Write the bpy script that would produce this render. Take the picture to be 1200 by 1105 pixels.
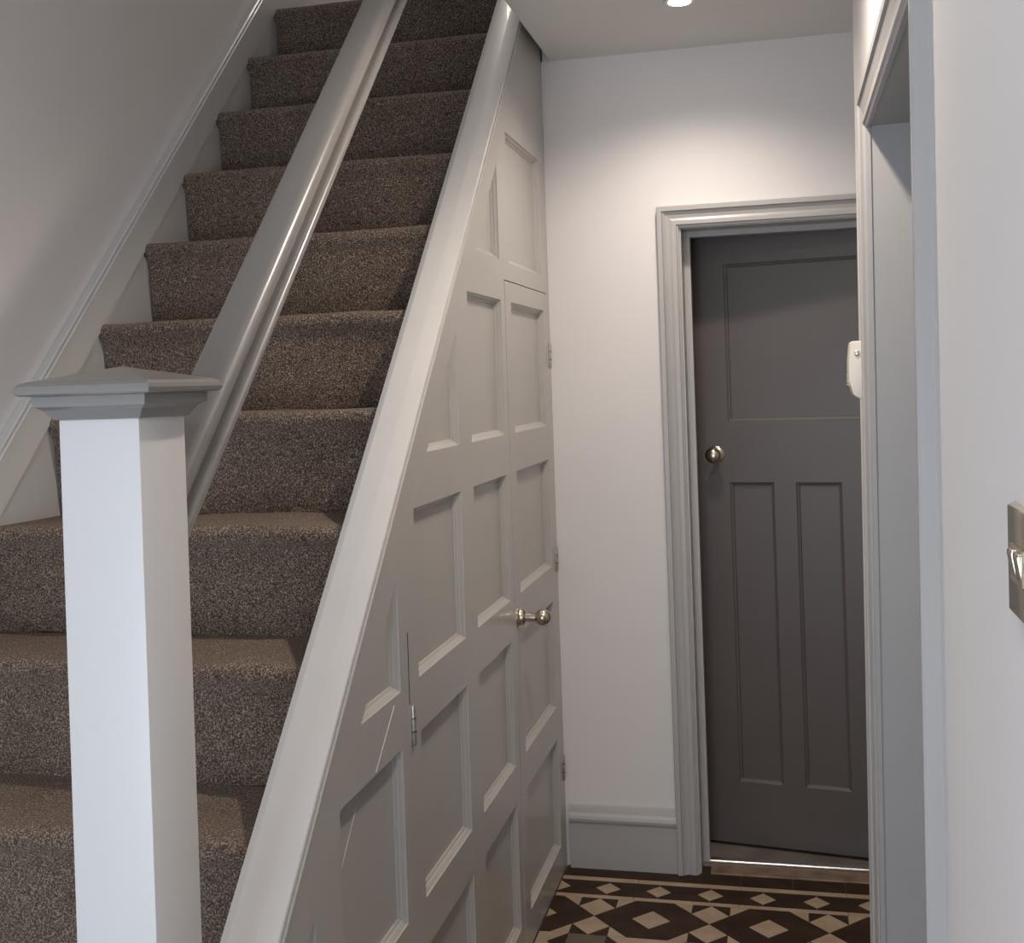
import bpy, bmesh, math, random
from mathutils import Vector, Matrix
random.seed(4)
scene = bpy.context.scene
for o in list(bpy.data.objects): bpy.data.objects.remove(o)
COL = scene.collection

# ------------------------------------------------------------------ camera
F, CY, EYE = 1354.26, 452.06, 1.5588
yaw, pitch, roll = math.radians(13.277), math.radians(0.165), math.radians(1.9115)
fw = Vector((-math.sin(yaw)*math.cos(pitch), math.cos(yaw)*math.cos(pitch), -math.sin(pitch)))
rt = Vector((math.cos(yaw), math.sin(yaw), 0)); up = rt.cross(fw)
r2 = math.cos(roll)*rt - math.sin(roll)*up; u2 = math.sin(roll)*rt + math.cos(roll)*up
cd = bpy.data.cameras.new('camera'); cam = bpy.data.objects.new('camera', cd); COL.objects.link(cam)
cd.sensor_fit = 'HORIZONTAL'; cd.sensor_width = 36; cd.lens = F/1200*36
cd.shift_y = -(552.5-CY)/1200; cd.clip_start = 0.02
cam.matrix_world = Matrix(((r2.x, u2.x, -fw.x, 0), (r2.y, u2.y, -fw.y, 0), (r2.z, u2.z, -fw.z, EYE), (0, 0, 0, 1)))
scene.camera = cam

# ------------------------------------------------------------------ world, light, exposure
w = bpy.data.worlds.new('sky'); scene.world = w; w.use_nodes = True
bg = w.node_tree.nodes['Background']; bg.inputs[0].default_value = (0.72, 0.83, 1.0, 1); bg.inputs[1].default_value = 1.5
vs = scene.view_settings
vs.view_transform = 'Standard'; vs.look = 'None'; vs.gamma = 1; vs.exposure = 0.3; vs.use_curve_mapping = False
DAY_W, SPOT_W, UP_W = 21.5, 25.0, 11.0
WARM = (1.0, 0.875, 0.765)
# daylight coming in through the glazed front door behind the camera
ld = bpy.data.lights.new('daylight', 'AREA'); ld.shape = 'RECTANGLE'; ld.size = 1.0; ld.size_y = 1.4
ld.energy = DAY_W; ld.color = (0.74, 0.86, 1.0)
lo = bpy.data.objects.new('daylight', ld); COL.objects.link(lo); lo.location = (-0.75, -1.12, 1.10); lo.rotation_euler = (math.radians(90), 0, 0)
# lamp over the first floor landing, seen only by its light falling down the stairwell
lu = bpy.data.lights.new('landing_lamp_light', 'POINT'); lu.energy = UP_W; lu.color = (1.0, 0.92, 0.83); lu.shadow_soft_size = 0.12
lo = bpy.data.objects.new('landing_lamp_light', lu); COL.objects.link(lo); lo.location = (-0.95, 3.9, 4.4)

# ------------------------------------------------------------------ helpers
def mat(name, col, rough=0.5, metal=0.0, var=0.0, vscale=3.0, bump=0.0, bscale=200.0, col2=None, spec=0.5, coat=0.0):
    m = bpy.data.materials.new(name); m.use_nodes = True
    nt = m.node_tree; b = nt.nodes['Principled BSDF']
    b.inputs['Roughness'].default_value = rough; b.inputs['Metallic'].default_value = metal
    b.inputs['Specular IOR Level'].default_value = spec; b.inputs['Coat Weight'].default_value = coat
    tc = nt.nodes.new('ShaderNodeTexCoord')
    n = nt.nodes.new('ShaderNodeTexNoise'); n.inputs['Scale'].default_value = vscale; n.inputs['Detail'].default_value = 5
    nt.links.new(tc.outputs['Object'], n.inputs['Vector'])
    rp = nt.nodes.new('ShaderNodeValToRGB'); c2 = col2 or tuple(c*(1-var) for c in col)
    rp.color_ramp.elements[0].color = (*c2, 1); rp.color_ramp.elements[1].color = (*col, 1)
    rp.color_ramp.elements[0].position = 0.35; rp.color_ramp.elements[1].position = 0.65
    nt.links.new(n.outputs['Fac'], rp.inputs['Fac']); nt.links.new(rp.outputs['Color'], b.inputs['Base Color'])
    if bump:
        n2 = nt.nodes.new('ShaderNodeTexNoise'); n2.inputs['Scale'].default_value = bscale; n2.inputs['Detail'].default_value = 3
        nt.links.new(tc.outputs['Object'], n2.inputs['Vector'])
        bp = nt.nodes.new('ShaderNodeBump'); bp.inputs['Strength'].default_value = bump; bp.inputs['Distance'].default_value = 0.004
        nt.links.new(n2.outputs['Fac'], bp.inputs['Height']); nt.links.new(bp.outputs['Normal'], b.inputs['Normal'])
    return m

M = {}
M['wall'] = mat('white_emulsion', (0.80, 0.77, 0.755), 0.75, var=0.03, vscale=2, bump=0.03, bscale=60)
M['ceiling'] = mat('ceiling_paint', (0.76, 0.745, 0.72), 0.8, var=0.03)
M['grey'] = mat('grey_satin_paint', (0.45, 0.432, 0.41), 0.33, var=0.03, vscale=6, bump=0.02, bscale=35, coat=0.15)
M['rail'] = mat('mid_grey_gloss_paint', (0.215, 0.203, 0.192), 0.3, var=0.03, vscale=6, bump=0.02, bscale=35, coat=0.15)
M['cap'] = mat('pale_string_paint', (0.60, 0.585, 0.565), 0.3, var=0.03, vscale=6, bump=0.025, bscale=30, coat=0.2)
M['trim'] = mat('pale_grey_trim_paint', (0.45, 0.437, 0.425), 0.38, var=0.03, vscale=6, bump=0.02, bscale=40)
M['newel'] = mat('white_satin_paint', (0.62, 0.605, 0.59), 0.4, var=0.02, vscale=4, bump=0.015, bscale=30)
M['dark'] = mat('charcoal_door_paint', (0.108, 0.090, 0.083), 0.40, var=0.06, vscale=5, bump=0.03, bscale=45)
M['nickel'] = mat('brushed_nickel', (0.62, 0.56, 0.45), 0.24, 1.0, var=0.1, vscale=40)
M['steel'] = mat('steel_strip', (0.80, 0.79, 0.77), 0.28, 1.0, var=0.05, vscale=30)
M['hinge'] = mat('painted_hinge_metal', (0.55, 0.52, 0.47), 0.3, 0.7, var=0.25, vscale=120)
M['cream_plastic'] = mat('cream_plastic', (0.78, 0.73, 0.62), 0.4, var=0.02)
M['gap'] = mat('dark_gap', (0.03, 0.028, 0.026), 0.9)
M['wood'] = mat('worn_threshold_wood', (0.27, 0.19, 0.13), 0.5, vscale=18, col2=(0.16, 0.105, 0.07), bump=0.1, bscale=60)
M['vinyl'] = mat('far_room_floor', (0.21, 0.18, 0.16), 0.5, vscale=7, col2=(0.15, 0.125, 0.11))
M['grout'] = mat('tile_grout', (0.13, 0.105, 0.085), 0.85, var=0.2, vscale=30)
M['t_dark'] = mat('brown_tile', (0.050, 0.028, 0.017), 0.6, vscale=14, col2=(0.030, 0.017, 0.011), bump=0.05, bscale=90, spec=0.2)
M['t_cream'] = mat('buff_tile', (0.47, 0.36, 0.26), 0.42, vscale=11, col2=(0.37, 0.27, 0.185), bump=0.05, bscale=90, spec=0.25)
M['t_mid'] = mat('mid_brown_tile', (0.15, 0.105, 0.075), 0.4, vscale=12, col2=(0.10, 0.07, 0.05), bump=0.05, bscale=90)
M['frosted'] = mat('white_door_paint', (0.75, 0.75, 0.75), 0.4)

def carpet_mat():
    m = bpy.data.materials.new('speckled_brown_carpet'); m.use_nodes = True
    nt = m.node_tree; b = nt.nodes['Principled BSDF']; b.inputs['Roughness'].default_value = 1.0
    b.inputs['Specular IOR Level'].default_value = 0.05
    b.inputs['Sheen Weight'].default_value = 0.35; b.inputs['Sheen Roughness'].default_value = 0.6
    b.inputs['Sheen Tint'].default_value = (0.75, 0.62, 0.52, 1)
    tc = nt.nodes.new('ShaderNodeTexCoord')
    n = nt.nodes.new('ShaderNodeTexNoise'); n.inputs['Scale'].default_value = 330; n.inputs['Detail'].default_value = 4; n.inputs['Roughness'].default_value = 0.7
    n3 = nt.nodes.new('ShaderNodeTexNoise'); n3.inputs['Scale'].default_value = 7; n3.inputs['Detail'].default_value = 3
    for q in (n, n3): nt.links.new(tc.outputs['Object'], q.inputs['Vector'])
    rp = nt.nodes.new('ShaderNodeValToRGB'); e = rp.color_ramp.elements
    e[0].position = 0.39; e[0].color = (0.022, 0.015, 0.011, 1); e[1].position = 0.64; e[1].color = (0.55, 0.425, 0.33, 1)
    x = e.new(0.5); x.color = (0.112, 0.076, 0.054, 1)
    nt.links.new(n.outputs['Fac'], rp.inputs['Fac'])
    mx = nt.nodes.new('ShaderNodeMix'); mx.data_type = 'RGBA'; mx.blend_type = 'MULTIPLY'; mx.inputs[0].default_value = 0.5
    r3 = nt.nodes.new('ShaderNodeValToRGB'); r3.color_ramp.elements[0].position = 0.3; r3.color_ramp.elements[1].position = 0.7
    r3.color_ramp.elements[0].color = (0.62, 0.6, 0.58, 1)
    nt.links.new(n3.outputs['Fac'], r3.inputs['Fac'])
    nt.links.new(rp.outputs['Color'], mx.inputs[6]); nt.links.new(r3.outputs['Color'], mx.inputs[7])
    nt.links.new(mx.outputs[2], b.inputs['Base Color'])
    bp = nt.nodes.new('ShaderNodeBump'); bp.inputs['Strength'].default_value = 0.8; bp.inputs['Distance'].default_value = 0.006
    nt.links.new(n.outputs['Fac'], bp.inputs['Height']); nt.links.new(bp.outputs['Normal'], b.inputs['Normal'])
    return m
M['carpet'] = carpet_mat()

def emit_mat(name, col, s):
    m = bpy.data.materials.new(name); m.use_nodes = True; nt = m.node_tree; b = nt.nodes['Principled BSDF']
    b.inputs['Base Color'].default_value = (*col, 1); b.inputs['Emission Color'].default_value = (*col, 1); b.inputs['Emission Strength'].default_value = s
    return m
M['lamp'] = emit_mat('lit_lamp_lens', (1.0, 0.93, 0.82), 40)

def link(name, me, m, parent=None, smooth=False, ang=40):
    o = bpy.data.objects.new(name, me); COL.objects.link(o)
    if m: me.materials.append(M[m] if isinstance(m, str) else m)
    if parent: o.parent = parent
    if smooth:
        for p in me.polygons: p.use_smooth = True
        try: me.set_sharp_from_angle(angle=math.radians(ang))
        except Exception: pass
    return o
def from_bm(name, bm, m, parent=None, smooth=False, ang=40):
    bmesh.ops.remove_doubles(bm, verts=bm.verts, dist=1e-6)
    bmesh.ops.recalc_face_normals(bm, faces=bm.faces)
    me = bpy.data.meshes.new(name); bm.to_mesh(me); bm.free()
    return link(name, me, m, parent, smooth, ang)
def tag(o, label=None, cat=None, group=None, kind=None):
    if label: o['label'] = label
    if cat: o['category'] = cat
    if group: o['group'] = group
    if kind: o['kind'] = kind
    return o
def empty(name, loc=(0, 0, 0)):
    o = bpy.data.objects.new(name, None); COL.objects.link(o); o.location = loc; o.empty_display_size = 0.05
    return o
def box(bm, x0, x1, y0, y1, z0, z1):
    vs_ = [bm.verts.new((x, y, z)) for x in (x0, x1) for y in (y0, y1) for z in (z0, z1)]
    for f in ((0, 1, 3, 2), (4, 6, 7, 5), (0, 4, 5, 1), (2, 3, 7, 6), (0, 2, 6, 4), (1, 5, 7, 3)):
        bm.faces.new([vs_[i] for i in f])
def P3(axis, a, p):
    return (a, p[0], p[1]) if axis == 0 else ((p[0], a, p[1]) if axis == 1 else (p[0], p[1], a))
def prism(bm, pts, axis, a0, a1):
    A = [bm.verts.new(P3(axis, a0, p)) for p in pts]; B = [bm.verts.new(P3(axis, a1, p)) for p in pts]
    n = len(pts); bm.faces.new(A); bm.faces.new(B[::-1])
    for i in range(n): bm.faces.new((A[i], B[i], B[(i+1) % n], A[(i+1) % n]))
def bev(bm, wdt, seg=1):
    bmesh.ops.recalc_face_normals(bm, faces=bm.faces)
    es = [e for e in bm.edges if len(e.link_faces) == 2 and e.calc_face_angle(0) > 0.5]
    bmesh.ops.bevel(bm, geom=es, offset=wdt, segments=seg, affect='EDGES', profile=0.5, clamp_overlap=True)
def piece(name, pts, axis, a0, a1, m, parent, b=0.0, seg=1, smooth=False):
    bm = bmesh.new(); prism(bm, pts, axis, a0, a1)
    if b: bev(bm, b, seg)
    return from_bm(name, bm, m, parent, smooth)
def bx(name, x0, x1, y0, y1, z0, z1, m, parent=None, b=0.0, seg=1):
    bm = bmesh.new(); box(bm, x0, x1, y0, y1, z0, z1)
    if b: bev(bm, b, seg)
    return from_bm(name, bm, m, parent, b > 0 and seg > 1)
def clip(pts, a, b_, c):
    """keep a*u+b*v<=c"""
    out = []
    for i in range(len(pts)):
        p, q = pts[i], pts[(i+1) % len(pts)]
        dp, dq = a*p[0]+b_*p[1]-c, a*q[0]+b_*q[1]-c
        if dp <= 0: out.append(p)
        if dp*dq < 0:
            t = dp/(dp-dq); out.append((p[0]+t*(q[0]-p[0]), p[1]+t*(q[1]-p[1])))
    return out
def area(pts): return 0.5*sum(pts[i][0]*pts[(i+1) % len(pts)][1]-pts[(i+1) % len(pts)][0]*pts[i][1] for i in range(len(pts)))
def clean(pts):
    out = []
    for p in pts:
        if not out or math.hypot(p[0]-out[-1][0], p[1]-out[-1][1]) > 2e-3: out.append(p)
    if len(out) > 1 and math.hypot(out[0][0]-out[-1][0], out[0][1]-out[-1][1]) < 2e-3: out.pop()
    return out
def inset(pts, d):
    if area(pts) < 0: pts = pts[::-1]
    n = len(pts); L = []
    for i in range(n):
        p, q = pts[i], pts[(i+1) % n]; dx, dy = q[0]-p[0], q[1]-p[1]; l = math.hypot(dx, dy)
        nx, ny = -dy/l, dx/l; L.append((p[0]+nx*d, p[1]+ny*d, dx/l, dy/l))
    out = []
    for i in range(n):
        a, b_ = L[i-1], L[i]; den = a[2]*b_[3]-a[3]*b_[2]
        if abs(den) < 1e-6: out.append((b_[0], b_[1])); continue
        t = ((b_[0]-a[0])*b_[3]-(b_[1]-a[1])*b_[2])/den
        out.append((a[0]+t*a[2], a[1]+t*a[3]))
    return out
def ring(name, pts, prof, fn, m, parent):
    """moulding round an opening: prof = [(inset, depth)], fn(u, v, depth) -> xyz"""
    bm = bmesh.new(); loops = []
    for d, dep in prof: loops.append([bm.verts.new(fn(p[0], p[1], dep)) for p in inset(pts, d)])
    n = len(loops[0])
    for a, b_ in zip(loops, loops[1:]):
        for i in range(n): bm.faces.new((a[i], a[(i+1) % n], b_[(i+1) % n], b_[i]))
    return from_bm(name, bm, m, parent)
def lathe(name, prof, origin, direction, m, parent, seg=28):
    d = Vector(direction).normalized(); t = d.orthogonal().normalized(); s = d.cross(t)
    bm = bmesh.new(); rings = []
    for r, h in prof:
        rings.append([bm.verts.new(Vector(origin)+d*h+(t*math.cos(2*math.pi*k/seg)+s*math.sin(2*math.pi*k/seg))*max(r, 1e-4)) for k in range(seg)])
    for a, b_ in zip(rings, rings[1:]):
        for k in range(seg): bm.faces.new((a[k], a[(k+1) % seg], b_[(k+1) % seg], b_[k]))
    bm.faces.new(rings[0]); bm.faces.new(rings[-1][::-1])
    return from_bm(name, bm, m, parent, True)
def sweep(name, prof, path, m, parent=None, smooth=False, ang=40):
    """prof: list of (a, b); path: list of functions (a, b) -> xyz, one per station"""
    bm = bmesh.new(); S = [[bm.verts.new(f(a, b_)) for a, b_ in prof] for f in path]; n = len(prof)
    for A, B in zip(S, S[1:]):
        for i in range(n): bm.faces.new((A[i], A[(i+1) % n], B[(i+1) % n], B[i]))
    bm.faces.new(S[0]); bm.faces.new(S[-1][::-1])
    return from_bm(name, bm, m, parent, smooth, ang)

# ------------------------------------------------------------------ main dimensions
D = 3.6506                      # far wall
ZC = 2.585                      # hall ceiling
XS = -0.7284                    # face of the understairs panelling
XI = -0.812                     # inner edge of outer string
XW = -1.62                      # wall beside the stairs
RISE, GO, Y0 = 0.2165, 0.2117, 0.993
XR = 0.170                      # right wall at eye height
LEAN = 0.0128
def lean(o):
    for v in o.data.vertices: v.co.x += LEAN*(v.co.z-EYE)
    return o
TOPZ = 5.1

# ------------------------------------------------------------------ shell
def struct(name, bm, m, parent=None):
    o = from_bm(name, bm, m, parent)
    if parent is None: tag(o, kind='structure')
    return o
bm = bmesh.new(); box(bm, XW-0.12, XW, -1.7, 5.2, -0.1, TOPZ); struct('wall_left', bm, 'wall')
JL, JR, JT = -0.310, 0.488, 2.03           # far door opening
bm = bmesh.new()
box(bm, XW, JL, D, D+0.16, -0.1, ZC); box(bm, JL, JR, D, D+0.16, JT, ZC); box(bm, JR, 1.6, D, D+0.16, -0.1, ZC)
struct('wall_back', bm, 'wall')
bm = bmesh.new(); box(bm, XW, 1.6, 5.1, 5.2, -0.1, TOPZ); struct('wall_far_end', bm, 'wall')
bm = bmesh.new(); box(bm, 1.6, 1.7, -1.7, 5.2, -0.1, TOPZ); struct('wall_outer_right', bm, 'wall')
bm = bmesh.new(); box(bm, XW-0.12, 1.7, -1.7, 5.2, TOPZ, TOPZ+0.1); struct('ceiling_upper', bm, 'ceiling')
bm = bmesh.new()                            # front wall with the glazed door opening
box(bm, XW, -1.3, -1.3, -1.2, -0.1, TOPZ); box(bm, -0.2, 1.6, -1.3, -1.2, -0.1, TOPZ)
box(bm, -1.3, -0.2, -1.3, -1.2, -0.1, 0.40); box(bm, -1.3, -0.2, -1.3, -1.2, 2.0, TOPZ)
struct('wall_front', bm, 'wall')
OY0, OY1, OZ = 1.488, 2.33, 2.03            # right doorway
bm = bmesh.new()
RC = 2.80
box(bm, XR, XR+0.14, -1.6, OY0-0.012, -0.1, ZC); box(bm, XR, XR+0.14, OY0-0.012, OY1+0.012, OZ+0.012, ZC); box(bm, XR, XR+0.14, OY1+0.012, RC, -0.1, ZC)
lean(struct('wall_right', bm, 'wall'))
bm = bmesh.new(); box(bm, XR+0.14, 0.72, RC-0.1, RC, -0.1, ZC); box(bm, 0.62, 0.72, RC, D, -0.1, ZC)
struct('wall_recess', bm, 'wall')
# ceiling: hall slab with the stairwell cut out, lamp holes are shallow fittings below it
WELL0, XE = 1.05, -0.699          # stairwell opening: front edge, hall side edge
bm = bmesh.new()
box(bm, XE, 1.6, -1.6, 5.1, ZC, 2.80)
box(bm, XW, XE, -1.6, WELL0, ZC, 2.80)
box(bm, XS+0.002, XE, D, 5.1, ZC, 2.80)
struct('ceiling', bm, 'ceiling')
bm = bmesh.new(); box(bm, XW, XS+0.002, 3.82, 5.1, 2.6, 2.80); struct('floor_landing', bm, 'carpet')
# ------------------------------------------------------------------ floor and tiles
bm = bmesh.new(); box(bm, XW, 1.6, -1.6, D+0.06, -0.1, -0.004)
floor = struct('floor', bm, 'grout')
bm = bmesh.new(); box(bm, XW, 1.6, D+0.06, 5.1, -0.1, -0.002); f2 = struct('floor_far_room', bm, 'vinyl')
XMIN, XMAX = XS+0.001, 0.615
tiles = []      # (poly, material)
def T(pts, m): tiles.append((pts, m))
s = 0.1545
def strip(y0, y1, m, L):
    x = -0.80
    while x < XMAX+0.05:
        T([(x, y0), (x+L, y0), (x+L, y1), (x, y1)], m); x += L
strip(3.573, D+0.055, 't_dark', 0.155); strip(3.546, 3.573, 't_cream', 0.31)
bt, bb, bc = 3.546, 3.450, 3.498; h = 0.0385
for k in range(-2, 9):
    c = -0.575+s*k
    T([(c-h, bc), (c, bc-h), (c+h, bc), (c, bc+h)], 't_cream')
    T([(c+h, bc), (c+s-h, bc), (c+s, bc+h), (c+s, bt), (c, bt), (c, bc+h)], 't_dark')
    T([(c+s-h, bc), (c+h, bc), (c, bc-h), (c, bb), (c+s, bb), (c+s, bc-h)], 't_dark')
strip(3.4275, bb, 't_cream', 0.31)
PX, HW, HT, HH = 0.331, 0.1655, 0.0565, 0.1145      # field: period, half width of hexagon, half top edge, half height
q = HH/2
hexes, far_hex = [], []
def hexagon(bm, c, yc):
    e, d = 0.057, 0.0009
    O = inset([(c-HW, yc), (c-HT, yc-HH), (c+HT, yc-HH), (c+HW, yc), (c+HT, yc+HH), (c-HT, yc+HH)], d)
    O = clean(clip(clip(O, -1, 0, -XMIN-d), 1, 0, XMAX-d))
    if len(O) < 3 or abs(area(O)) < 1e-3: return False
    for q4 in ((-1, 1), (1, 1), (-1, -1), (1, -1)):      # four corners of the ring, welded into one tile
        P = [(c+q4[0]*e, yc), (c+q4[0]*0.4, yc), (c+q4[0]*0.4, yc+q4[1]*0.4), (c, yc+q4[1]*0.4), (c, yc+q4[1]*e)]
        if area(P) < 0: P = P[::-1]
        # clip the convex ring corner by the hexagon edges
        for i in range(len(O)):
            p, q_ = O[i], O[(i+1) % len(O)]; nx_, ny_ = q_[1]-p[1], -(q_[0]-p[0])
            P = clip(P, nx_, ny_, nx_*p[0]+ny_*p[1])
            if len(P) < 3: break
        P = clean(P)
        if len(P) < 3 or abs(area(P)) < 1e-5: continue
        prism(bm, P, 2, -0.008, 0.0)
    return True
def field(yc, sink):
    global tiles
    keep = tiles; tiles = []
    for k in range(-2, 4):
        c = -0.4235+PX*k
        # elongated dark hexagon round a buff square, as four pieces + centre
        H_ = [(c-HW, yc), (c-HT, yc-HH), (c+HT, yc-HH), (c+HW, yc), (c+HT, yc+HH), (c-HT, yc+HH)]
        e = 0.056
        T([(c-e, yc), (c, yc-e), (c+e, yc), (c, yc+e)], 't_cream')
        hexes.append((c, yc)) if sink is not far_tiles else far_hex.append((c, yc))
        t = c+HW
        for sg in (1, -1):
            y1, ym = yc+sg*HH, yc+sg*q; a = (HW-HT)/2
            T([(t, yc), (t+a, ym), (t, y1), (t-a, ym)], 't_cream')
            for sx in (1, -1):
                T([(t+sx*2*a, y1), (t+sx*a, y1), (t+sx*a, ym)], 't_cream')
                T([(t+sx*a, y1), (t, y1), (t+sx*a, ym)], 't_dark')
        y2 = yc-HH; y3 = y2-0.111; a = (HW-HT)/2
        T([(t-a, y3), (t+a, y3), (t+a, y2), (t-a, y2)], 't_mid')
        ym = (y2+y3)/2
        T([(t+a, y2), (t+a, y3), (t+a+0.052, ym)], 't_dark'); T([(t-a, y3), (t-a, y2), (t-a-0.052, ym)], 't_dark')
        l, r = t+a, t+PX-a
        T([(l, y2), (l+0.052, ym), (r-0.052, ym), (r, y2)], 't_cream'); T([(l, y3), (r, y3), (r-0.052, ym), (l+0.052, ym)], 't_cream')
    sink.extend(tiles); tiles = keep
far_tiles = []
field(3.4275-HH, tiles_l := [])
field(3.4275-HH-0.34, tiles_l)
tiles += tiles_l
yy = 3.4275-HH-0.68
while yy > 0.4: field(yy, far_tiles); yy -= 0.34
def tile_poly(pts):
    if area(pts) < 0: pts = pts[::-1]
    convex = all(((pts[(i+1) % len(pts)][0]-pts[i][0])*(pts[(i+2) % len(pts)][1]-pts[(i+1) % len(pts)][1])-(pts[(i+1) % len(pts)][1]-pts[i][1])*(pts[(i+2) % len(pts)][0]-pts[(i+1) % len(pts)][0])) > -1e-9 for i in range(len(pts)))
    pts = clip(clip(pts, -1, 0, -XMIN), 1, 0, XMAX)
    pts = clean(pts)
    if len(pts) < 3 or abs(area(pts)) < 1.2e-4: return None
    return inset(pts, 0.0009)
cache = {}
n_t = 0
for pts, m in tiles:
    g = tile_poly(pts)
    if not g: continue
    if min(p[1] for p in g) > D+0.0 and m: continue
    o0 = g[0]; key = (m, tuple((round(p[0]-o0[0], 4), round(p[1]-o0[1], 4)) for p in g))
    if key in cache:
        o = bpy.data.objects.new('tile', cache[key]); COL.objects.link(o); o.parent = floor
    else:
        o = piece('tile', [(p[0]-o0[0], p[1]-o0[1]) for p in g], 2, -0.008, 0.0, m, floor, 0.0)
        cache[key] = o.data
    o.location = (o0[0], o0[1], random.uniform(-0.0006, 0.0)); n_t += 1
for c, yc in hexes:
    bm = bmesh.new()
    if hexagon(bm, c, yc): from_bm('tile', bm, 't_dark', floor)
    else: bm.free()
for m in ('t_dark', 't_cream', 't_mid'):
    bm = bmesh.new()
    if m == 't_dark':
        for c, yc in far_hex: hexagon(bm, c, yc)
    for pts, mm in far_tiles:
        if mm != m: continue
        g = tile_poly(pts)
        if g: prism(bm, g, 2, -0.008, 0.0)
    o = from_bm('tiles', bm, m, floor); o['kind'] = 'stuff'
# threshold under the far door
thr = empty('trim_2', (0, 0, 0)); tag(thr, 'worn wooden threshold with a bright metal strip under the far door', kind='structure')
bx('threshold_board', JL+0.035, JR-0.005, 3.648, 3.725, -0.003, 0.004, 'wood', thr, 0.0015)
bx('metal_strip', JL+0.028, JR-0.005, 3.728, 3.760, -0.001, 0.011, 'steel', thr, 0.003)

# ------------------------------------------------------------------ skirting on far wall
sk = [(0, 0), (0.020, 0), (0.020, 0.138), (0.016, 0.141), (0.016, 0.146), (0.025, 0.151), (0.026, 0.160), (0.023, 0.169), (0.014, 0.176), (0.011, 0.188), (0.006, 0.197), (0, 0.199)]
o = sweep('baseboard_back', sk, [lambda a, b, x=x: (x, D-a, b) for x in (XS+0.012, -0.371)], 'trim'); tag(o, kind='structure')

# ------------------------------------------------------------------ far door: architrave, lining, leaf
def arch_prof(wd, t_out, t_in):
    # (offset from the inner edge outwards, projection from wall)
    return [(0, 0), (0, t_in), (0.07*wd, t_in+0.002), (0.12*wd, t_in+0.006), (0.30*wd, t_in+0.006), (0.42*wd, t_in+0.003),
            (0.58*wd, t_in+0.006), (0.70*wd, t_out-0.004), (0.74*wd, t_out-0.006), (0.77*wd, t_out), (wd-0.002, t_out), (wd, t_out-0.003), (wd, 0)]
tr = empty('trim_3', (0, D, 0)); tr.location = (0, 0, 0)
tag(tr, 'pale grey moulded door surround on the far wall', kind='structure')
pr = arch_prof(0.066, 0.030, 0.014)
xl, xr_, zt = JL+0.002, JR-0.002, JT-0.004
sweep('architrave_leg', pr, [lambda a, b: (xl-a, D-b, 0), lambda a, b: (xl-a, D-b, zt+a)], 'trim', tr)
sweep('architrave_leg', pr, [lambda a, b: (xr_+a, D-b, 0), lambda a, b: (xr_+a, D-b, zt+a)], 'trim', tr)
sweep('architrave_head', pr, [lambda a, b: (xl-a, D-b, zt+a), lambda a, b: (xr_+a, D-b, zt+a)], 'trim', tr)
bx('door_lining', JL, JL+0.008, D-0.004, D+0.175, 0, JT, 'trim', tr); bx('door_lining', JR-0.008, JR, D-0.004, D+0.175, 0, JT, 'trim', tr)
bx('door_lining', JL+0.008, JR-0.008, D-0.004, D+0.175, JT-0.008, JT, 'trim', tr)
bx('door_stop', JL+0.008, JL+0.028, D+0.085, D+0.125, 0, JT-0.008, 'trim', tr); bx('door_stop', JR-0.028, JR-0.008, D+0.085, D+0.125, 0, JT-0.008, 'trim', tr)
bx('door_stop', JL+0.028, JR-0.028, D+0.085, D+0.125, JT-0.026, JT-0.008, 'trim', tr)

DW, DH, DT = 0.772, 2.012, 0.038
door = empty('door_1', (0.470, D+0.131, 0.010)); tag(door, 'charcoal panelled door standing slightly ajar at the end of hall', kind='structure')
door.rotation_euler = (0, 0, math.radians(-8.5))
# local: x from -DW (latch) to 0 (hinge), front face at y = 0, thickness towards +y
cols = [(-DW+0.108, -DW+0.252), (-DW+0.322, -DW+0.466), (-DW+0.536, -DW+0.680)]
z1, z2, z3, z4 = 0.205, 1.195, 1.395, 1.915
def dpart(n, x0, x1, z0, z1_): bx(n, x0, x1, 0, DT, z0, z1_, 'dark', door)
dpart('stile', -DW, -DW+0.108, 0, DH); dpart('stile', -0.092, 0, 0, DH)
dpart('bottom_rail', -DW+0.108, -0.092, 0, z1); dpart('lock_rail', -DW+0.108, -0.092, z2, z3); dpart('top_rail', -DW+0.108, -0.092, z4, DH)
dpart('muntin', cols[0][1], cols[1][0], z1, z2); dpart('muntin', cols[1][1], cols[2][0], z1, z2)
for (a, b_, c, d_) in ((cols[0][0], cols[0][1], z1, z2), (cols[1][0], cols[1][1], z1, z2), (cols[2][0], cols[2][1], z1, z2), (-DW+0.108, -0.092, z3, z4)):
    bx('panel', a, b_, 0.0115, 0.026, c, d_, 'dark', door)
    ring('panel_moulding', [(a, c), (b_, c), (b_, d_), (a, d_)], [(0, 0), (0.002, 0.003), (0.010, 0.006), (0.011, 0.012)], lambda u, v, dep: (u, dep, v), 'dark', door)
kn = lathe('knob', [(0.011, 0.0), (0.011, 0.006), (0.009, 0.012), (0.009, 0.026), (0.013, 0.032), (0.0215, 0.040), (0.0255, 0.050), (0.0245, 0.060), (0.018, 0.068), (0.008, 0.072)], (-DW+0.066, 0, 1.288), (0, -1, 0), 'nickel', door)
lathe('rose', [(0.027, 0), (0.027, 0.003), (0.023, 0.006), (0.012, 0.008)], (-DW+0.066, 0, 1.288), (0, -1, 0), 'nickel', kn)

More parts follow.
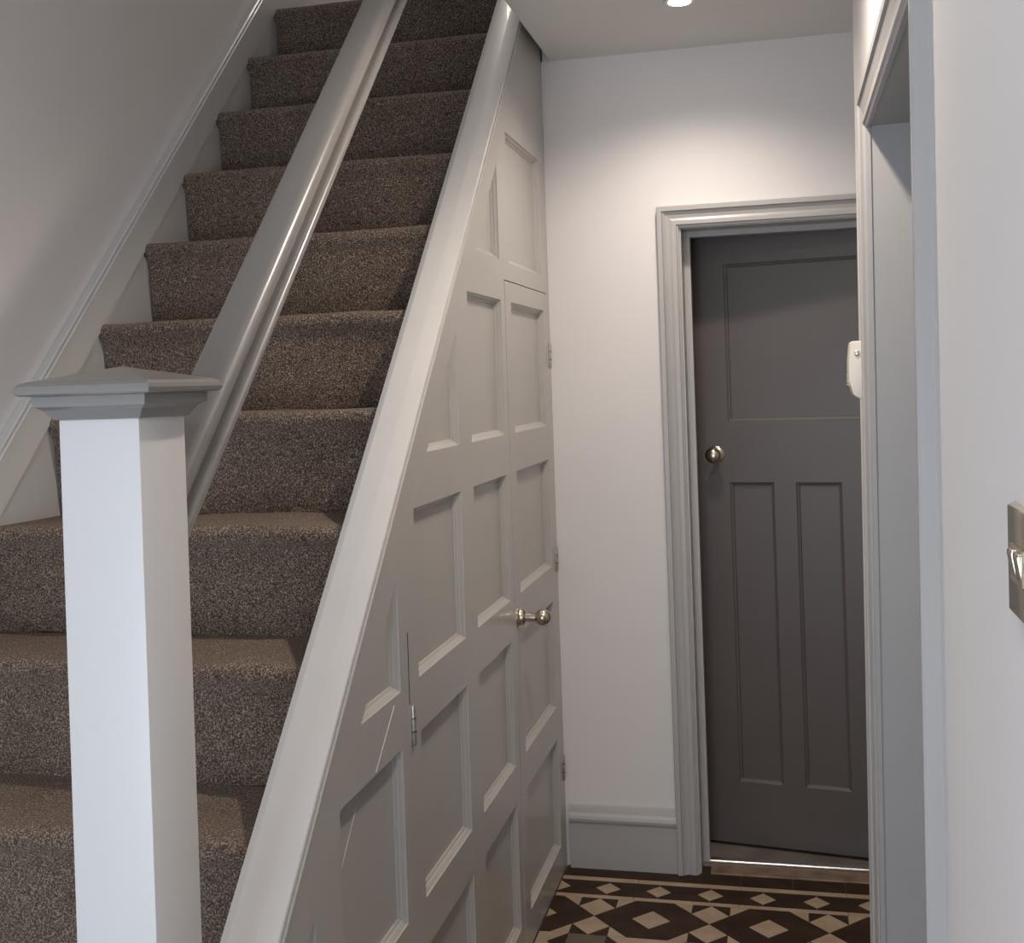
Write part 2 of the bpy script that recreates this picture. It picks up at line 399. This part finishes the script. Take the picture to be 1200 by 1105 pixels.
# ------------------------------------------------------------------ right doorway
tr = empty('trim_4'); tag(tr, 'pale grey moulded door surround in the right hand wall', kind='structure')
pr = arch_prof(0.075, 0.0205, 0.008)
ya, yb, zt2 = OY0+0.003, OY1-0.003, OZ-0.003
lean(sweep('architrave_leg', pr, [lambda a, b: (XR-b, yb+a, 0), lambda a, b: (XR-b, yb+a, zt2+a)], 'trim', tr))
lean(sweep('architrave_leg', pr, [lambda a, b: (XR-b, ya-a, 0), lambda a, b: (XR-b, ya-a, zt2+a)], 'trim', tr))
lean(sweep('architrave_head', pr, [lambda a, b: (XR-b, ya-a, zt2+a), lambda a, b: (XR-b, yb+a, zt2+a)], 'trim', tr))
lean(bx('door_lining', XR-0.004, XR+0.15, OY1, OY1+0.012, 0, OZ+0.012, 'trim', tr)); lean(bx('door_lining', XR-0.004, XR+0.15, OY0-0.012, OY0, 0, OZ+0.012, 'trim', tr))
lean(bx('door_lining', XR-0.004, XR+0.15, OY0, OY1, OZ, OZ+0.012, 'trim', tr))

# doorbell chime box on the right wall
cx = XR+LEAN*0.0
ch = empty('doorbell_box', (XR, 2.5, 1.56)); tag(ch, 'cream plastic doorbell box on wall beside the far door', 'doorbell')
b_ = bmesh.new(); prism(b_, [(0.0, -0.058), (-0.016, -0.058), (-0.028, -0.050), (-0.036, -0.020), (-0.035, 0.020), (-0.031, 0.056), (-0.028, 0.060), (0.0, 0.060)], 1, -0.04, 0.04); bev(b_, 0.003, 2)
o = from_bm('body', b_, 'cream_plastic', ch, True); o.location = (-0.006, 0, 0)
bx('back_plate', -0.006, 0.0005, -0.044, 0.044, -0.062, 0.064, 'cream_plastic', ch, 0.002)
lathe('button', [(0.006, 0), (0.006, 0.002), (0.004, 0.0035)], (-0.024, -0.040, 0.035), (0, -1, 0), 'steel', ch, 16)
for i in range(5):
    bx('grille_slat', -0.0435, -0.036, -0.03, 0.03, -0.030+i*0.005, -0.028+i*0.005, 'cream_plastic', ch)

# light switch
sw = empty('light_switch', (XR+LEAN*(1.413-EYE), 0.906, 1.413)); sw.rotation_euler = (0, math.atan(LEAN), 0)
tag(sw, 'brass light switch plate on the white wall at right', 'light switch')
b_ = bmesh.new(); box(b_, -0.0062, 0.0003, -0.043, 0.043, -0.0425, 0.0425)
for v in b_.verts:
    if v.co.x < -0.003: v.co.y *= 0.94; v.co.z *= 0.94
bev(b_, 0.0012, 2); from_bm('plate', b_, 'nickel', sw, True)
bx('rocker_frame', -0.0085, -0.006, -0.026, 0.020, -0.014, 0.014, 'nickel', sw, 0.001)
for yy in (0.008, -0.014):
    b_ = bmesh.new(); prism(b_, [(-0.006, -0.010), (-0.0085, -0.010), (-0.0115, 0.008), (-0.0105, 0.0105), (-0.006, 0.0105)], 1, yy-0.0085, yy+0.0085); bev(b_, 0.001, 2)
    from_bm('rocker', b_, 'nickel', sw, True)
for z in (0.0, ):
    for yy in (-0.036, 0.036): lathe('screw', [(0.0028, 0), (0.0028, 0.0008), (0.0015, 0.0014)], (-0.0062, yy*0.9, z), (-1, 0, 0), 'steel', sw, 12)

# ------------------------------------------------------------------ understairs panelling
def Lc(y): return 1.386+1.02*(y-2.116)        # underside line of string cap on the face
S1 = 1.043
def L1(y): return 1.6835+S1*(y-2.548)         # sloping edge of the panels
FT = 0.032
pan = empty('understairs_panelling', (XS, 2.6, 0)); pan.location = (0, 0, 0)
tag(pan, 'grey painted panelling with recessed panels closing the side of the staircase', 'panelling')
cdoor = empty('cupboard_door'); tag(cdoor, 'tall narrow grey panelled cupboard door with brass knob under the stairs', 'cupboard door')
rows = [(0.100, 0.437), (0.537, 0.870), (0.978, 1.314), (1.420, 1.780), (1.888, 2.250)]
rails = [(0.0, 0.100), (0.437, 0.537), (0.870, 0.978), (1.314, 1.420), (1.780, 1.888), (2.250, 3.4)]
columns = [(1.300, 1.652), (1.763, 2.083), (2.195, 2.545), (2.652, 2.988)]
CAPY = lambda pts: clip(pts, -1.02, 1, 1.386-1.02*2.116)
CP1 = lambda pts: clip(pts, -S1, 1, 1.6835-S1*2.548)
prof_m = [(0, 0), (0.0010, 0.003), (0.0075, 0.009), (0.0085, 0.012), (0.0135, 0.015), (0.0145, 0.018)]
def fx(u, v, dep): return (XS-dep, u, v)
def rect(y0, y1, z0, z1_): return [(y0, z0), (y1, z0), (y1, z1_), (y0, z1_)]
def panel_set(poly, parent):
    poly = clean(poly)
    if len(poly) < 3 or abs(area(poly)) < 0.004: return False
    piece('panel', poly, 0, XS-FT+0.004, XS-0.0175, 'grey', parent)
    ring('panel_moulding', poly, prof_m, fx, 'grey', parent)
    return True
ZTOP = 2.98
for (y0, y1) in columns:
    prev = []
    for z0, z1_ in rails:
        p = clean(CP1(rect(y0, y1, z0, z1_)))
        if len(p) >= 3 and abs(area(p)) > 1e-4: piece('rail', p, 0, XS-FT, XS, 'grey', pan)
    for z0, z1_ in rows:
        p = CP1(rect(y0, y1, z0, z1_))
        if len(clean(p)) >= 3 and not panel_set(p, pan): piece('rail', clean(p), 0, XS-FT, XS, 'grey', pan) if abs(area(clean(p))) > 1e-5 else None
    t = [(y0, max(L1(y0), 0)), (y1, L1(y1)), (y1, Lc(y1)), (y0, Lc(y0))]
    piece('sloping_rail', clip(t, 0, 1, ZTOP), 0, XS-FT, XS, 'grey', pan)
stiles = [(1.2945, 1.300), (1.652, 1.763), (2.083, 2.195), (2.545, 2.652)]
for y0, y1 in stiles: piece('stile', clip(CAPY(rect(y0, y1, 0, 4)), 0, 1, ZTOP), 0, XS-FT, XS, 'grey', pan)
CY0, CY1, CZ = 3.035, 3.608, 1.835            # cupboard door
piece('stile', clip(CAPY(rect(2.988, CY0-0.0025, 0, 4)), 0, 1, ZTOP), 0, XS-FT, XS, 'grey', pan)
piece('stile', CAPY(rect(CY1+0.002, D-0.001, 0, 4)), 0, XS-FT, XS-0.002, 'grey', pan)
# fixed panel above the cupboard door
Z0 = CZ+0.003
piece('rail', rect(CY0-0.0025, CY1+0.002, Z0, 1.888), 0, XS-FT, XS, 'grey', pan)
piece('stile', clip(CAPY(rect(CY0-0.0025, 3.100, 1.888, 4)), 0, 1, ZTOP), 0, XS-FT, XS, 'grey', pan)
piece('stile', CAPY(rect(3.542, CY1+0.002, 1.888, 4)), 0, XS-FT, XS, 'grey', pan)
piece('rail', clip(CAPY(rect(3.100, 3.542, 2.250, 4)), 0, 1, ZTOP), 0, XS-FT, XS, 'grey', pan)
panel_set(rect(3.100, 3.542, 1.888, 2.250), pan)
piece('backing_board', clip(CAPY(rect(1.2945, D-0.002, 0, 4)), 0, 1, ZTOP), 0, XS-FT-0.012, XS-FT-0.001, 'gap', pan)
# paint cracks and a leftover hinge
bx('joint_gap', XS-0.002, XS+0.0006, 2.1305, 2.1335, 0.94, 1.08, 'gap', pan)
def crack(p, q, wd, x1, x0=-0.001):
    d = Vector((q[0]-p[0], q[1]-p[1])).normalized(); n = (-d.y*wd/2, d.x*wd/2)
    piece('paint_seam', [(p[0]+n[0], p[1]+n[1]), (q[0]+n[0], q[1]+n[1]), (q[0]-n[0], q[1]-n[1]), (p[0]-n[0], p[1]-n[1])], 0, XS+x0, XS+x1, 'newel', pan)
crack((2.043, 0.962), (1.935, 0.874), 0.0028, 0.0009)
crack((1.880, 0.832), (1.776, 0.728), 0.0028, -0.0168, -0.0185)
def hinge(y, z0, z1_, parent):
    hg = lathe('hinge', [(0.0045, 0), (0.0055, 0.003), (0.0055, z1_-z0-0.003), (0.0045, z1_-z0)], (XS+0.003, y, z0), (0, 0, 1), 'hinge', parent, 14)
    for zz in (0.33, 0.66):
        lathe('knuckle_ring', [(0.006, 0), (0.0062, 0.001), (0.006, 0.002)], (XS+0.003, y, z0+(z1_-z0)*zz), (0, 0, 1), 'gap', hg, 14)
    bx('hinge_leaf', XS-0.001, XS+0.0012, y-0.011, y+0.002, z0+0.002, z1_-0.002, 'hinge', hg)
hinge(2.143, 0.858, 0.937, pan)
# the cupboard door
XD = XS+0.0008
def cp(n, y0, y1, z0, z1_): bx(n, XS-FT, XS+0.0008, y0, y1, z0, z1_, 'grey', cdoor, 0.0008)
cp('stile', CY0+0.0005, 3.105, 0.008, CZ); cp('stile', 3.545, CY1, 0.008, CZ)
for z0, z1_ in ((0.008, 0.100), (0.437, 0.537), (0.870, 0.978), (1.314, 1.420), (1.780, CZ)):
    bx('rail', XS-FT, XS+0.0007, 3.1045, 3.5455, z0, z1_, 'grey', cdoor)
for z0, z1_ in rows[:4]: panel_set(rect(3.105, 3.545, z0, z1_), cdoor)
for z in (1.600, 0.953, 0.286): hinge(CY1+0.002, z, z+0.078, cdoor)
KY, KZ = 3.070, 0.918
kb = lathe('knob', [(0.0125, 0.010), (0.0125, 0.030), (0.0115, 0.046)]+[(0.0225*math.sin(t*math.pi/12), 0.0685-0.0225*math.cos(t*math.pi/12)) for t in range(2, 13)], (XS, KY, KZ), (1, 0, 0), 'nickel', cdoor)
lathe('rose', [(0.029, 0), (0.029, 0.004), (0.024, 0.006), (0.022, 0.010), (0.022, 0.016), (0.018, 0.020), (0.0125, 0.021)], (XS+0.0005, KY, KZ), (1, 0, 0), 'nickel', kb)

# ------------------------------------------------------------------ staircase
st = empty('staircase'); tag(st, 'straight staircase carpeted in speckled brown with pale grey strings', 'staircase')
def step(k):
    z, y = RISE*(k+1), Y0+GO*k
    R_ = 0.020; nose = 0.006
    pts = [(y+0.030, z-RISE-0.004), (y+0.020, z-RISE*0.6), (y+0.014, z-0.060), (y+0.010, z-0.044)]
    for i in range(9):
        a = math.pi+0.45-(math.pi/2+0.45)*i/8
        pts.append((y+R_-nose+R_*math.cos(a), z-R_+R_*math.sin(a)))
    pts += [(y+0.07, z-0.001), (y+0.14, z-0.0025), (y+GO+0.035, z-0.003), (y+GO+0.035, z-0.03), (y+0.06, z-0.05), (y+0.06, z-RISE-0.004)]
    xe = XI+0.004 if k > 1 else -0.8265
    xs_ = [XW+0.0265+(xe-XW-0.0265)*i/16 for i in range(17)]
    ph = random.uniform(0, 6)
    def fn(x, i):
        d = 0.0025*math.sin(i*0.8+ph)+0.0015*math.sin(i*1.9+ph*2)
        return lambda a, b, x=x: (x, a+(d if a < y+0.05 else 0), b+d*0.6)
    return sweep('carpeted_step', pts, [fn(x, i) for i, x in enumerate(xs_)], 'carpet', st, True)
for k in range(13): step(k)
SL = RISE/GO
def Ln(y): return RISE+SL*(y-Y0)                # nosing line
def band(name, y0, y1, lo, hi, x0, x1, m, b=0.0, parent=st):
    return piece(name, [(y0, Ln(y0)+lo), (y1, Ln(y1)+lo), (y1, Ln(y1)+hi), (y0, Ln(y0)+hi)], 0, x0, x1, m, parent, b)
band('wall_string', 0.75, 3.80, -0.34, -0.018, XW, XW+0.022, 'cap')
band('wall_string_band', 0.75, 3.80, -0.018, 0.096, XW, XW+0.030, 'cap', 0.002)
band('wall_string_bead', 0.75, 3.80, 0.096, 0.106, XW, XW+0.024, 'cap', 0.004)
# outer string body (behind the panelling) and its moulded cap
piece('outer_string', [(1.296, Lc(1.296)-0.30), (3.80, Lc(3.80)-0.30), (3.80, Lc(3.80)-0.02), (1.296, Lc(1.296)-0.02)], 0, XI+0.003, XS-FT-0.014, 'grey', st)
al = math.atan(1.02); ca, sa = math.cos(al), math.sin(al)
def along(y, z):
    return lambda a, b: (a, y-b*sa, z+b*ca)     # a = x, b = height square to the slope
capp = [(XI, -0.05), (XI, -0.003), (XI+0.002, 0.001), (XI+0.013, 0.0065), (XI+0.016, 0.0075), (XI+0.055, 0.0075), (XI+0.058, 0.007), (XI+0.080, 0.0015), (XS+0.0045, -0.001), (XS+0.006, -0.004), (XS+0.006, -0.009), (XS+0.004, -0.0115), (XS-0.004, -0.012), (XS-0.004, -0.0165), (XS+0.005, -0.0170), (XS+0.006, -0.020), (XS+0.005, -0.0235), (XS-0.001, -0.0245), (XS-0.03, -0.05)]
sweep('string_cap', capp, [lambda a, b: (a, 1.2942, Lc(1.2942)+0.012+b/ca), along(1.45, Lc(1.45)+0.012), along(3.80, Lc(3.80)+0.012)], 'cap', st, True, 12)

# ------------------------------------------------------------------ newel post
nx, ny, nw = -0.825, 1.1896, 0.104
cxn, cyn = nx+nw/2, ny+nw/2
nl = empty('newel_post', (cxn, cyn, 0)); tag(nl, 'square white newel post with grey pyramid cap at foot of stairs', 'newel post')
bx('shaft', -nw/2, nw/2, -nw/2, nw/2, 0, 1.536, 'newel', nl, 0.002, 2)
def sq_loft(name, prof, m, b=False):
    bm = bmesh.new(); L = []
    for hw, z in prof: L.append([bm.verts.new((sx*hw, sy*hw, z)) for sx, sy in ((-1, -1), (1, -1), (1, 1), (-1, 1))])
    for A, B in zip(L, L[1:]):
        for i in range(4): bm.faces.new((A[i], A[(i+1) % 4], B[(i+1) % 4], B[i]))
    bm.faces.new(L[0]); bm.faces.new(L[-1][::-1])
    return from_bm(name, bm, m, nl)
hw = nw/2
sq_loft('cap_moulding', [(hw+0.0005, 1.532), (hw+0.004, 1.533), (hw+0.007, 1.537), (hw+0.012, 1.544), (hw+0.017, 1.547), (hw+0.020, 1.548), (hw+0.021, 1.560), (hw+0.020, 1.561)], 'rail')
sq_loft('pyramid_cap', [(hw+0.022, 1.5605), (hw+0.030, 1.5610), (hw+0.0335, 1.563), (hw+0.0348, 1.5675), (hw+0.0335, 1.572), (hw+0.030, 1.5755), (hw+0.024, 1.5775), (0.001, 1.5935)], 'rail')

# ------------------------------------------------------------------ handrail
hr = empty('handrail'); tag(hr, 'glossy grey sloping handrail rising from newel post', 'handrail')
HL = lambda y: 2.346+1.012*(y-2.2255)           # top line of rail
XA, XB = -0.812, -0.742
al2 = math.atan(1.012)
def alongr(y):
    c2, s2 = math.cos(al2), math.sin(al2)
    return lambda a, b: (a, y-b*s2, HL(y)+b*c2)
rp_ = [(XA+0.006, -0.052), (XA+0.001, -0.047), (XA+0.001, -0.038), (XA+0.008, -0.034), (XA+0.001, -0.020), (XA, -0.008), (XA+0.002, -0.002), (XA+0.005, 0.0005), (XA+0.010, 0.001), (XB-0.024, 0.001), (XB-0.020, 0.000)]
rp_ += [(XB-0.021+0.013*math.sin(t*math.pi/7), -0.016+0.016*math.cos(t*math.pi/7)) for t in range(1, 7)]
rp_ += [(XB-0.019, -0.0335), (XB-0.019, -0.0365)]
rp_ += [(XB-0.009+0.009*math.sin(t*math.pi/6), -0.044+0.0085*math.cos(t*math.pi/6)) for t in range(0, 7)]
ye = ny+nw
b0 = sweep('rail', rp_, [lambda a, b: (a, ye+0.0002, HL(ye)+b/math.cos(al2)), alongr(1.5), alongr(4.0)], 'rail', hr, True, 33)

# ------------------------------------------------------------------ recessed ceiling lamps
def beam(x, y, power=SPOT_W, cone=146):
    l = bpy.data.lights.new('downlight_beam', 'SPOT'); l.energy = power; l.color = WARM; l.spot_size = math.radians(cone); l.spot_blend = 1.0; l.shadow_soft_size = 0.03
    lo = bpy.data.objects.new('downlight_beam', l); COL.objects.link(lo); lo.location = (x, y, ZC-0.03)
def downlight(x, y, label, power=SPOT_W):
    d = empty('downlight', (x, y, ZC)); tag(d, label, 'ceiling light')
    lathe('bezel', [(0.030, 0.0005), (0.031, 0.006), (0.036, 0.008), (0.042, 0.006), (0.044, 0.0002)], (0, 0, 0), (0, 0, -1), 'steel', d)
    lathe('lens', [(0.0005, 0.0062), (0.024, 0.0062), (0.029, 0.0066)], (0, 0, 0), (0, 0, -1), 'lamp', d)
    beam(x, y, power)
    return d
downlight(-0.246, 3.18, 'bright recessed downlight in the hall ceiling near far door')
beam(-0.12, 2.0, 38.0, 166); beam(-0.10, -0.20, 18.0, 168)      # the next two lamps of the row, above and behind the camera's view
